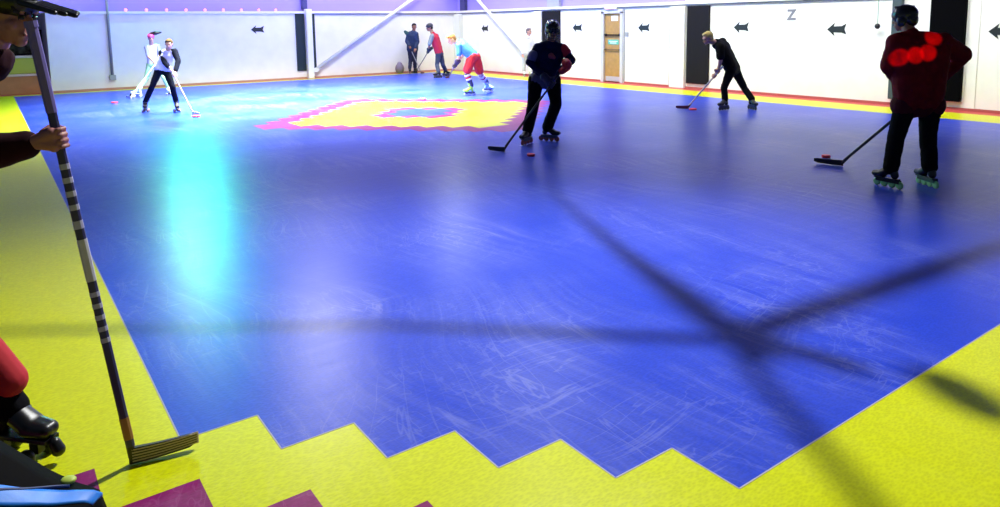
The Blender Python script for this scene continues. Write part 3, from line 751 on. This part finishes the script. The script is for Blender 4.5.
# --- player in navy
def mid_extra(root, P, k, F, R, UP, sx, spine, pel, ch, nk):
    fw = spine.cross(sx).normalized()
    if fw.dot(V((-.58, -.81, 0))) < 0: fw = -fw
    b = bmesh.new()
    for t in (-1, -.35, .35, 1): cone(b, pel+sx*t*.10-spine*.005, pel+sx*t*.10+spine*.012, .118, .118)
    blob('hem_band', b, mat('hem_white', (.10, .09, .16), .8), root, .009, 2)
    a = P['sL'].lerp(P['eL'], .62); d = (P['eL']-P['sL']).normalized()
    b = bmesh.new(); cone(b, a-d*.03, a+d*.03, .072, .071); blob('sleeve_band', b, mat('band_pale', (.10, .10, .24), .8), root, .009, 1)
    a = P['eR'].lerp(P['sR'], .55); d = (P['eR']-P['sR']).normalized()
    b = bmesh.new(); cone(b, a-d*.09, a-d*.02, .074, .073); blob('sleeve_band', b, mat('band_red', (.45, .01, .03), .8), root, .009, 1)
    b = bmesh.new()
    c = ch+fw*.085+spine*.10+sx*.02; cone(b, c, c+spine*.02+sx*.04, .045, .03); blob('chest_emblem', b, mat('emblem', (.30, .06, .10), .8), root, .009, 1)
mid_root, mid_P, mid_st = figure('mid', dict(skin=sk_dark, legs=black_cloth, baggy=.016, top=mat('navy_jersey', (.005, .006, .045), .85, spec=.15, noise=.25, nscale=14), bulk=.004,
       top_name='jersey', skates=('inline', m_black, mat('wheel_red', (.45, .12, .08), .4), silver), gloves='both', glove_mat=mat('glove_navy', (.012, .012, .05), .6),
       helmet=mat('helmet_black', (.008, .008, .014), .25), cage=mat('cage_dark', (.03, .03, .04), .35, metal=.6), vox=.009, foot=1.05, extra=mid_extra,
       glints=((.07, -.045, .128, .012), (.07, .045, .13, .015), (.06, 0, .142, .009), (.10, -.07, .05, .008)), glint_mat=mat('glint_white', (.95, .95, .95), .3),
       stick=dict(upper='R', hands='LR', over=.1, cols=(st_black, st_black, tape), label='dark hockey stick held by the navy jersey player in the middle')),
       'hockey player in navy jersey, black trousers and black caged helmet in mid rink')
# red hockey glove over the upper hand
gP = mid_P['wR']; b = bmesh.new()
cone(b, gP+V((-.02, -.06, .03)), gP+V((.03, .02, .06)), .07, .06); cone(b, gP+V((-.02, -.06, -.0)), gP+V((-.10, -.06, -.045)), .055, .05)
rg = blob('cuff_pad', b, mat('glove_red', (.62, .02, .04), .6), None, .009, 1)
rg.parent = mid_root; rg.location = -mid_root.location

# --- child with raglan shirt
figure('kid', dict(skin=sk, s=.86, legs=mat('kid_black', (.004, .005, .012), .9, spec=.12), baggy=-.002, top=mat('kid_white', (.72, .72, .82), .8), top_name='shirt', bulk=.008,
       sleeves=mat('raglan_black', (.004, .005, .014), .9, spec=.12), skates=('quad', mat('kid_boot', (.02, .015, .02), .6), mat('wheel_brown', (.30, .16, .14), .5), silver),
       hair=mat('hair_brown', (.09, .055, .018), .85, spec=.15), vox=.011, foot=.95,
       stick=dict(upper='L', hands='LR', cols=(st_pink, st_white, tape_w), label='pale pink hockey stick held by the child in the black and white shirt')),
       'child in white shirt with black sleeves and black leggings, in front of pink capped girl')
# --- girl behind
figure('girl', dict(skin=sk, s=.86, legs=mat('mint_trousers', (.32, .62, .34), .8), top=mat('girl_white', (.62, .64, .72), .8), top_name='shirt', short_sleeve=True,
       sleeves=mat('girl_sleeve', (.20, .22, .34), .8), skates=('quad', mat('pale_boot', (.66, .78, .60), .5), wh_wheel, mat('plate_white', (.7, .7, .7), .5)),
       headband=mat('helmet_pink', (.85, .08, .28), .5), ponytail=(.80, -.25, .12), vox=.012, foot=.95, hair=mat('hair_dark', (.02, .012, .015), .8),
       stick=dict(upper='R', hands='LR', cols=(st_white, st_white, tape_w), label='white hockey stick of the pink capped girl, blade left of her')),
       'girl in pink helmet with dark ponytail and mint trousers at the far left')

# --- bending player, light blue shirt
def blue_extra(root, P, k, F, R, UP, sx, spine, pel, ch, nk):
    for h in 'LR':
        ank = P['g'+h]+V((0, 0, .24))-P['t'+h]*.035; kn = P['k'+h]; d = (ank-kn)
        b = bmesh.new(); cone(b, kn+d*.16, ank, .068, .056); so = blob('sock', b, mat('sock_navy', (.05, .05, .14), .8), root, .01, 1)
        for t0, t1, m in ((.12, .28, mat('sock_white', (.8, .75, .8), .8)), (.30, .42, mat('sock_red', (.62, .03, .06), .8)), (.44, .58, mat('sock_white', (.8, .75, .8), .8))):
            b = bmesh.new(); tube(b, [kn+d*t0, kn+d*(t0+.02), kn+d*(t1-.02), kn+d*t1], [.066, .074, .073, .065], 16); obj('sock_stripe', b, m, so, True)
figure('blue', dict(skin=sk, legs=mat('red_shorts', (.60, .012, .03), .75, noise=.15, nscale=10), shorts=True, baggy=.016, top=mat('sky_shirt', (.07, .26, .68), .75, noise=.1, nscale=10),
       top_name='shirt', short_sleeve=True, bulk=.012, skates=('inline', mat('lime_boot', (.55, .90, .06), .45), wh_wheel, silver, mat('pale_mint_boot', (.50, .72, .60), .45)),
       hair=mat('hair_ginger', (.42, .20, .07), .85, spec=.15), vox=.012, gloves='both', glove_mat=mat('glove_dark', (.05, .03, .07), .7), extra=blue_extra,
       stick=dict(upper='L', hands='LR', cols=(mat('stick_brown', (.30, .12, .07), .5), mat('stick_brown', (.30, .12, .07), .5), tape), label='short brown hockey stick of the bent player in the light blue shirt')),
       'bent over player in light blue shirt and baggy red shorts with lime skates')

# --- player in the red vest
figure('redshirt', dict(skin=sk_tan, legs=mat('slate_trousers', (.05, .06, .10), .8), top=mat('crimson_top', (.62, .02, .06), .75), top_name='vest', short_sleeve=True,
       sleeves=mat('grey_sleeve', (.30, .34, .34), .8), bulk=.01, skates=('inline', m_black, dk_wheel, silver), headband=mat('helmet_grey', (.06, .06, .06), .4), hair=mat('hair_dark', (.02, .012, .015), .8), vox=.012,
       gloves='both', glove_mat=mat('glove_slate', (.05, .08, .09), .7),
       stick=dict(upper='R', hands='LR', cols=(mat('stick_slate', (.16, .20, .22), .5), st_black, tape), label='dark grey hockey stick held by the player in the red vest')),
       'player in red vest and grey sleeves skating toward the back corner')
# --- standing figure by the back wall
def dark_extra(root, P, k, F, R, UP, sx, spine, pel, ch, nk):
    b = bmesh.new(); c = P['sL']+V((-.05, .0, .02)); cone(b, c, c+V((-.06, .03, .06)), .075, .05); blob('hood', b, mat('hood_teal', (.02, .08, .09), .8), root, .012, 1)
figure('dark', dict(skin=sk_dark, legs=mat('ink_trousers', (.015, .018, .05), .8), top=mat('ink_jacket', (.012, .030, .10), .8, noise=.2, nscale=10), bulk=.02, hair=mat('hair_dark', (.02, .012, .015), .8),
       skates=('inline', m_black, dk_wheel, silver), vox=.012, extra=dark_extra,
       stick=dict(upper='L', hands='L', over=.0, cols=(mat('stick_grey', (.45, .45, .45), .5), mat('stick_brown', (.30, .12, .07), .5), tape), label='pale grey hockey stick held by the figure in the dark navy jacket')),
       'person in dark navy jacket and trousers standing against the back wall')
# --- partly hidden figure by the right wall
figure('white', dict(skin=sk, s=.9, legs=mat('white_trousers', (.66, .66, .64), .8), top=mat('white_top', (.84, .84, .84), .8), hair=mat('hair_greybrown', (.14, .11, .10), .8),
       skates=('inline', mat('white_boot', (.6, .6, .6), .5), wh_wheel, silver), vox=.012),
       'person dressed in white by the right wall, partly hidden behind the navy player')
# --- bending player in black
figure('blackg', dict(skin=sk, legs=black_cloth, baggy=-.004, top=mat('black_tee', (.005, .005, .006), .9, spec=.12, noise=.3, nscale=12), top_name='shirt', short_sleeve=True, bulk=.022,
       skates=('inline', m_black, dk_wheel, mat('frame_navy', (.03, .03, .09), .4)), hair=mat('hair_blond', (.62, .48, .16), .8), vox=.010,
       stick=dict(upper='L', hands='LR', over=.05, cols=(st_white, mat('blade_maroon', (.12, .01, .02), .5), tape_w), label='white hockey stick with dark blade held by the bending player in black')),
       'bending blond player in black shirt and black trousers near the right wall')

# --- player at the left edge, close to the camera
def near_extra(root, P, k, F, R, UP, sx, spine, pel, ch, nk):
    H = P['head']; b = bmesh.new()
    ell(b, H-F*.01+UP*.055, (R, F, UP), (.096, .118, .075))
    blob('cap', b, m_black, root, .007, 2)
    b = bmesh.new()
    for q in (-.03, -.015, 0, .015, .03): cone(b, H+F*.075+UP*.060+R*q*1.6, H+F*(.26-abs(q)*1.2)+UP*.058+R*q*1.9, .013, .010)
    blob('cap_peak', b, m_black, root, .006, 2)
    b = bmesh.new()
    for i in range(7):
        q = -.06+i*.02; p = H+F*(.085-abs(q)*.4)+UP*.05+R*q
        cone(b, p, p+F*.02-UP*(.030+.012*(i % 3))+R*.01, .009, .004, 8)
    blob('fringe', b, mat('hair_dark', (.02, .012, .015), .8), root, .006, 1)
    kn = P['kR']; an = P['gR']+V((0, 0, .3)); d = an-kn
    b = bmesh.new(); cone(b, kn+d*.55, kn+d*.95, .066, .064); blob('shin_sock', b, mat('sock_crimson', (.45, .01, .02), .8), root, .008, 1)
near_root, near_P, near_st = figure('near', dict(skin=mat('skin_near', (.34, .13, .12), .5), legs=black_cloth, top=mat('maroon_sweater', (.020, .002, .006), .9, spec=.15, noise=.25, nscale=18), bulk=.020,
       top_name='sweater', skates=('quad', m_black, mat('wheel_olive', (.03, .035, .02), .35), m_black), hair=mat('hair_dark', (.02, .012, .015), .8), vox=.008, vox_body=.0038, smooth_body=3, foot=1.05, extra=near_extra,
       stick=dict(upper='R', hands='R', over=.32, grip=.30, cols=(mat('stick_indigo', (.035, .03, .12), .4), mat('blade_black', (.03, .02, .02), .5), mat('grip_lilac', (.17, .13, .44), .7)),
       label='indigo hockey stick with striped blade held upright by the player at left edge')),
       'player with black cap and maroon sleeve holding a stick at the left edge')
# markings of the near stick: pale bands on the shaft, brown foot, taped stripes on the blade
nroot, h0, dd, bl, bdir, bL, bside = near_st
base = nroot.location.copy()
def on_stick(t0, t1, m, name='shaft_band', w=.0325, h=.0235):
    b = bmesh.new(); rbar(b, h0+dd*t0, h0+dd*t1, w, h, bdir); o = obj(name, b, m, nroot); o.location = -base
pale = mat('band_lilac', (.50, .48, .66), .5)
for k in range(5): on_stick(.46+k*.045, .478+k*.045, pale)
on_stick(.70, .86, mat('band_white', (.62, .60, .66), .5)); on_stick(.90, .93, pale); on_stick(.06, .15, mat('stick_tan', (.36, .16, .05), .5))
for k in range(4): on_stick(.97+k*.05, .99+k*.05, pale)
for k in range(5):
    b = bmesh.new(); pts = []
    for q in range(8):
        t = q/7; c = V(STICK['near'][0])+bdir*(bL*(t*.97))+bside*(CURV*t*t)
        z = .012+.0115*k*(1-.2*t)+.012*t*t
        pts.append(c+V((0, 0, z)))
    for sgn in (1, -1):
        vs = [b.verts.new(p+bside*sgn*.0094*(1-.4*i/7)+V((0, 0, dz))) for i, p in enumerate(pts) for dz in (0, .0052)]
        vi = [b.verts.new(p+bside*sgn*.006*(1-.4*i/7)+V((0, 0, dz))) for i, p in enumerate(pts) for dz in (0, .0052)]
        for i in range(7):
            a = 2*i; b.faces.new((vs[a], vs[a+1], vs[a+3], vs[a+2])); b.faces.new((vs[a+1], vi[a+1], vi[a+3], vs[a+3])); b.faces.new((vs[a], vs[a+2], vi[a+2], vi[a]))
    bmesh.ops.recalc_face_normals(b, faces=b.faces[:])
    o = obj('blade_stripe', b, mat('stripe_tan', (.55, .42, .36), .6), bl)

# ------------------------------------------------------------------ pucks
def puck(c, label, r=.05):
    b = bmesh.new(); prof = [(0, r*.9), (.005, r), (.024, r), (.029, r*.9)]
    rings = [[b.verts.new((c[0]+math.cos(a)*q, c[1]+math.sin(a)*q, h+.001)) for a in [2*math.pi*k/24 for k in range(24)]] for h, q in prof]
    for A, B in zip(rings, rings[1:]):
        for k in range(24): b.faces.new((A[k], A[(k+1) % 24], B[(k+1) % 24], B[k]))
    b.faces.new(list(reversed(rings[0]))); b.faces.new(rings[-1])
    tag(obj('puck', b, mat('puck_red', (.90, .05, .06), .5), None, False), label, 'puck')
for kx, lab in (('red', 'red puck at the blade of the red jacket player'), ('mid', 'red puck on blue floor at the feet of the navy player'),
                ('kid', 'red puck at the stick blade of the child with black sleeves'), ('girl', 'small red puck near the pink capped girl stick blade'),
                ('mid2', 'red puck on the far edge of the central diamond'), ('bg', 'red puck at the blade of the bending player in black')):
    puck(PUCK[kx], lab, .05 if kx in ('red', 'mid') else .07)

# ------------------------------------------------------------------ bag at the lower left and small bag by the back wall
FH, RH = V((.584, .812, 0)), V((.812, -.584, 0)); CAM = V((-.511, -2.938, 1.643))
def sports_bag():
    """soft holdall lying on the floor; (x, z) of its far top edge, x measured to the right of the camera"""
    r = empty('sports_bag')
    prof = [(-2.06, .34), (-1.95, .40), (-1.82, .43), (-1.706, .418), (-1.64, .398), (-1.586, .366), (-1.527, .325), (-1.438, .263), (-1.363, .222), (-1.310, .203), (-1.286, .192), (-1.270, .172)]
    O = V((CAM.x, CAM.y, 0))+FH*2.1
    def pt(x, y, z): return O+RH*x-FH*y+V((0, 0, z))
    sec = [(0.02, 0, 1), (-.035, .5, 0), (0, 1, 0), (.05, 1.02, 0), (.14, 1.0, 0), (.24, .93, 0), (.31, .75, 0), (.345, .5, 0), (.32, 0, 1)]
    bm = bmesh.new(); rings = []
    for i, (x, z) in enumerate(prof):
        e = .8 if i in (0, len(prof)-1) else 1
        rings.append([bm.verts.new(pt(x, y*e+.16*(1-e), .004 if g else z*h)) for y, h, g in sec])
    for A, B in zip(rings, rings[1:]):
        for q in range(len(A)): bm.faces.new((A[q], B[q], B[(q+1) % len(A)], A[(q+1) % len(A)]))
    bm.faces.new(rings[0]); bm.faces.new(list(reversed(rings[-1])))
    bmesh.ops.recalc_face_normals(bm, faces=bm.faces[:])
    obj('bag_body', bm, mat('bag_black', (.0015, .0015, .002), .8, spec=.08), r, True)
    def hz(x, y):
        for (a, za), (b_, zb) in zip(prof, prof[1:]):
            if a <= x <= b_: z = za+(zb-za)*(x-a)/(b_-a)
        for (a, ha, _), (b_, hb, _) in zip(sec[2:], sec[3:-1]):
            if a <= y <= b_: h = ha+(hb-ha)*(y-a)/(b_-a)
        return z*h
    def band(name, m, lo, hi, x0, x1, lift):
        bm = bmesh.new(); n = 20; rr = []
        for i in range(n+1):
            t = i/n; x = x0+(x1-x0)*t; a, c = lo(t), hi(t)
            rr.append([bm.verts.new(pt(x, a+(c-a)*q/6, hz(x, a+(c-a)*q/6)+lift)) for q in range(7)])
        for A, B in zip(rr, rr[1:]):
            for q in range(6): bm.faces.new((A[q], B[q], B[q+1], A[q+1]))
        ex = bmesh.ops.extrude_face_region(bm, geom=bm.faces[:])
        for v in [g for g in ex['geom'] if isinstance(g, bmesh.types.BMVert)]: v.co.z -= lift+.006
        bmesh.ops.recalc_face_normals(bm, faces=bm.faces[:])
        return obj(name, bm, m, r, True)
    s = band('blue_stripe', mat('bag_blue', (.008, .20, .78), .5, noise=.25, nscale=9), lambda t: .235*(1-t)+.004, lambda t: .315*(1-t)+.060*t, -1.66, -1.276, .006)
    band('seam', mat('bag_seam', (.004, .03, .16), .6), lambda t: .27*(1-t)+.03*t, lambda t: .28*(1-t)+.034*t, -1.62, -1.36, .009).parent = s
    b = bmesh.new(); c = pt(-1.375, .012, .236); ell(b, c, (RH, FH, V((0, 0, 1))), (.024, .02, .010), 14)
    obj('tab', b, mat('tab_lime', (.45, .58, .08), .5), r, True)
    tag(r, 'black sports bag with bright blue stripe on floor at the lower left corner', 'bag'); settle(r, pt(-1.6, .16, 0))
sports_bag()
b = bmesh.new(); c = V(POSE['dark']['gL'])
ell(b, (c.x-.25, WALLY-.22, .17), ((1, 0, 0), (0, 1, 0), (0, 0, 1)), (.16, .13, .19)); ell(b, (c.x-.25, WALLY-.22, .33), ((1, 0, 0), (0, 1, 0), (0, 0, 1)), (.09, .08, .07))
for v in b.verts: v.co.z = max(v.co.z, .003)
tag(blob('kit_bag', b, mat('bag_greypink', (.22, .18, .24), .8), None, .012, 2, .01, .05), 'small grey lumpy bag on floor beside the person in dark navy', 'bag')

# ------------------------------------------------------------------ lights of the hall
def lamp(name, kind, loc, energy, col=(1, 1, 1), target=None, **kw):
    ld = bpy.data.lights.new(name, kind); ld.energy = energy; ld.color = col
    for a, v in kw.items(): setattr(ld, a, v)
    o = bpy.data.objects.new(name, ld); COL.objects.link(o); o.location = loc
    if target is not None:
        o.rotation_euler = (V(target)-V(loc)).to_track_quat('-Z', 'Y').to_euler()
    return o
# ceiling panels over the rink (seen only as reflections in the floor)
lamp('ceiling_panel', 'AREA', (4.65, 10.6, 5.4), 380, (1, .96, .90), (4.65, 10.6, 0), shape='DISK', size=.8)
lamp('ceiling_panel', 'AREA', (7.6, 7.2, 5.4), 130, (.92, .95, 1), (7.9, 7.6, 0), shape='DISK', size=1.3)
lamp('rink_fill', 'AREA', (5.6, 12.6, 5.45), 3300, (.88, .98, .97), (5.6, 12.6, 0), shape='RECTANGLE', size=6, size_y=4, spread=math.radians(95))  # added fill that brightens the far floor, not one of the panels
lamp('flood_far', 'SPOT', (9.9, 13.8, 4.6), 190, (.9, .95, 1), (4.5, 2.0, 0), spot_size=2.0, spot_blend=.6, shadow_soft_size=.45)
lamp('shadow_rig_lamp', 'SPOT', (3.5, 1.5, 5.2), 2100, (.97, .98, .96), (1.2, -.9, 0), spot_size=1.9, spot_blend=.9, shadow_soft_size=.045)
# wash on the walls
lamp('wall_wash_right', 'AREA', (10.6, 9.0, 5.2), 500, (1, 1, .93), (13.5, 9.0, .6), shape='RECTANGLE', size=19, size_y=.5, spread=1.75)
lamp('wall_wash_back', 'AREA', (9.6, 16.2, 5.2), 110, (1, .98, .86), (8.6, 19.15, .6), shape='RECTANGLE', size=7, size_y=.5, spread=1.75)
# violet wash above the rail
lamp('violet_wash', 'AREA', (13.25, 9, 2.75), 60, (.50, .46, 1), (13.62, 9, 2.5), shape='RECTANGLE', size=18, size_y=.12)
lamp('violet_wash_back', 'AREA', (6, 18.9, 2.75), 70, (.60, .52, 1), (6, 19.27, 2.5), shape='RECTANGLE', size=14, size_y=.12)
lamp('side_fill', 'SPOT', (1.2, 7.2, 5.2), 650, (1, .99, .97), (2.6, 12.6, .8), spot_size=1.35, spot_blend=1.0, shadow_soft_size=.3)  # added fill to light the child from the front
# disco lamps
lamp('cyan_flare_lamp', 'AREA', (4.1, 18.3, 4.6), 400, (0, 1, .66), (1.05, 4.3, 0), shape='DISK', size=1.0)  # added lamp; its floor reflection imitates a lens flare
lamp('disco_pink', 'AREA', (2.76, 13.1, 4.0), 60, (1, .03, .25), (.44, 1.7, 0), shape='DISK', size=.5)
for tg in RED_DOTS:
    lamp('disco_red', 'SPOT', (.8, -5.2, 2.9), 6000, (1, .0, .0), tg, spot_size=math.radians(1.25), spot_blend=.5, shadow_soft_size=.01)

# unseen bars added above the near corner, shaped to cast the crossed shadows
LP = V((3.5, 1.5, 5.2)); ZR = 3.6
def rp(x, y): k = (LP.z-ZR)/LP.z; return V((LP.x+(x-LP.x)*k, LP.y+(y-LP.y)*k, ZR))
rig = empty('shadow_rig')
def arm(pts, r, name='bar'):
    b = bmesh.new(); tube(b, [rp(*p) for p in pts], r, 10); obj(name, b, m_steel, rig, True)
arm([(-1.5, 2.4), (1.14, .52), (2.45, -.72)], [.010, .012, .016])
arm([(4.6, 3.6), (3.7, 1.9), (3.12, .64), (2.75, -.3), (2.45, -1.0)], [.006, .010, .020, .038, .03])
arm([(2.4, -.9), (1.8, -1.85), (1.3, -2.6)], [.014, .016, .014])
arm([(2.5, -.75), (5.35, -1.0), (7.5, -1.25)], .034)
arm([(2.6, -.75), (2.72, -1.35)], .022)
b = bmesh.new(); c = rp(2.85, -1.72); ell(b, c, (rp(2.98, -1.5)-rp(2.72, -1.95), (1, -1, 0), (0, 0, 1)), (.080, .045, .045)); obj('lobe_blocker', b, m_black, rig, True)  # dark ellipsoid added to cast the lobed shadow; gives no light
for px, py in ((-1.5, 2.4), (7.5, -1.25)):
    b = bmesh.new(); tube(b, [rp(px, py), rp(px, py)+V((0, 0, 5.6-ZR))], .008, 8); obj('hanger', b, m_steel, rig, True)
tag(rig, 'unseen hanging bars above the near corner, added to cast crossed shadows', 'lighting rig'); settle(rig, rp(2.5, -.8))

# ------------------------------------------------------------------ world, camera, view
w = bpy.data.worlds.new('world'); SC.world = w; w.use_nodes = True
w.node_tree.nodes['Background'].inputs['Color'].default_value = (.45, .65, 1, 1)
w.node_tree.nodes['Background'].inputs['Strength'].default_value = .12

cd = bpy.data.cameras.new('camera'); cam = bpy.data.objects.new('camera', cd); COL.objects.link(cam); SC.camera = cam
yaw, pit, rol = 6.23466579e-01, 1.24970777e-01, -1.37821497e-02
Fv = V((math.sin(yaw)*math.cos(pit), math.cos(yaw)*math.cos(pit), -math.sin(pit)))
R0 = V((math.cos(yaw), -math.sin(yaw), 0)); U0 = R0.cross(Fv)
Rv = R0*math.cos(rol)+U0*math.sin(rol); Uv = -R0*math.sin(rol)+U0*math.cos(rol)
cam.matrix_world = Matrix(((Rv.x, Uv.x, -Fv.x, -.5107), (Rv.y, Uv.y, -Fv.y, -2.9381), (Rv.z, Uv.z, -Fv.z, 1.6425), (0, 0, 0, 1)))
cd.sensor_fit = 'HORIZONTAL'; cd.sensor_width = 36; cd.lens = 713.33/1000*36
cd.shift_x = 0; cd.shift_y = (113.54-253.5)/1000
cd.clip_start = .05; cd.clip_end = 100

vs = SC.view_settings
SC.display_settings.display_device = 'sRGB'
vs.view_transform = 'Standard'; vs.look = 'None'; vs.gamma = 1; vs.use_curve_mapping = False
vs.exposure = 0.0
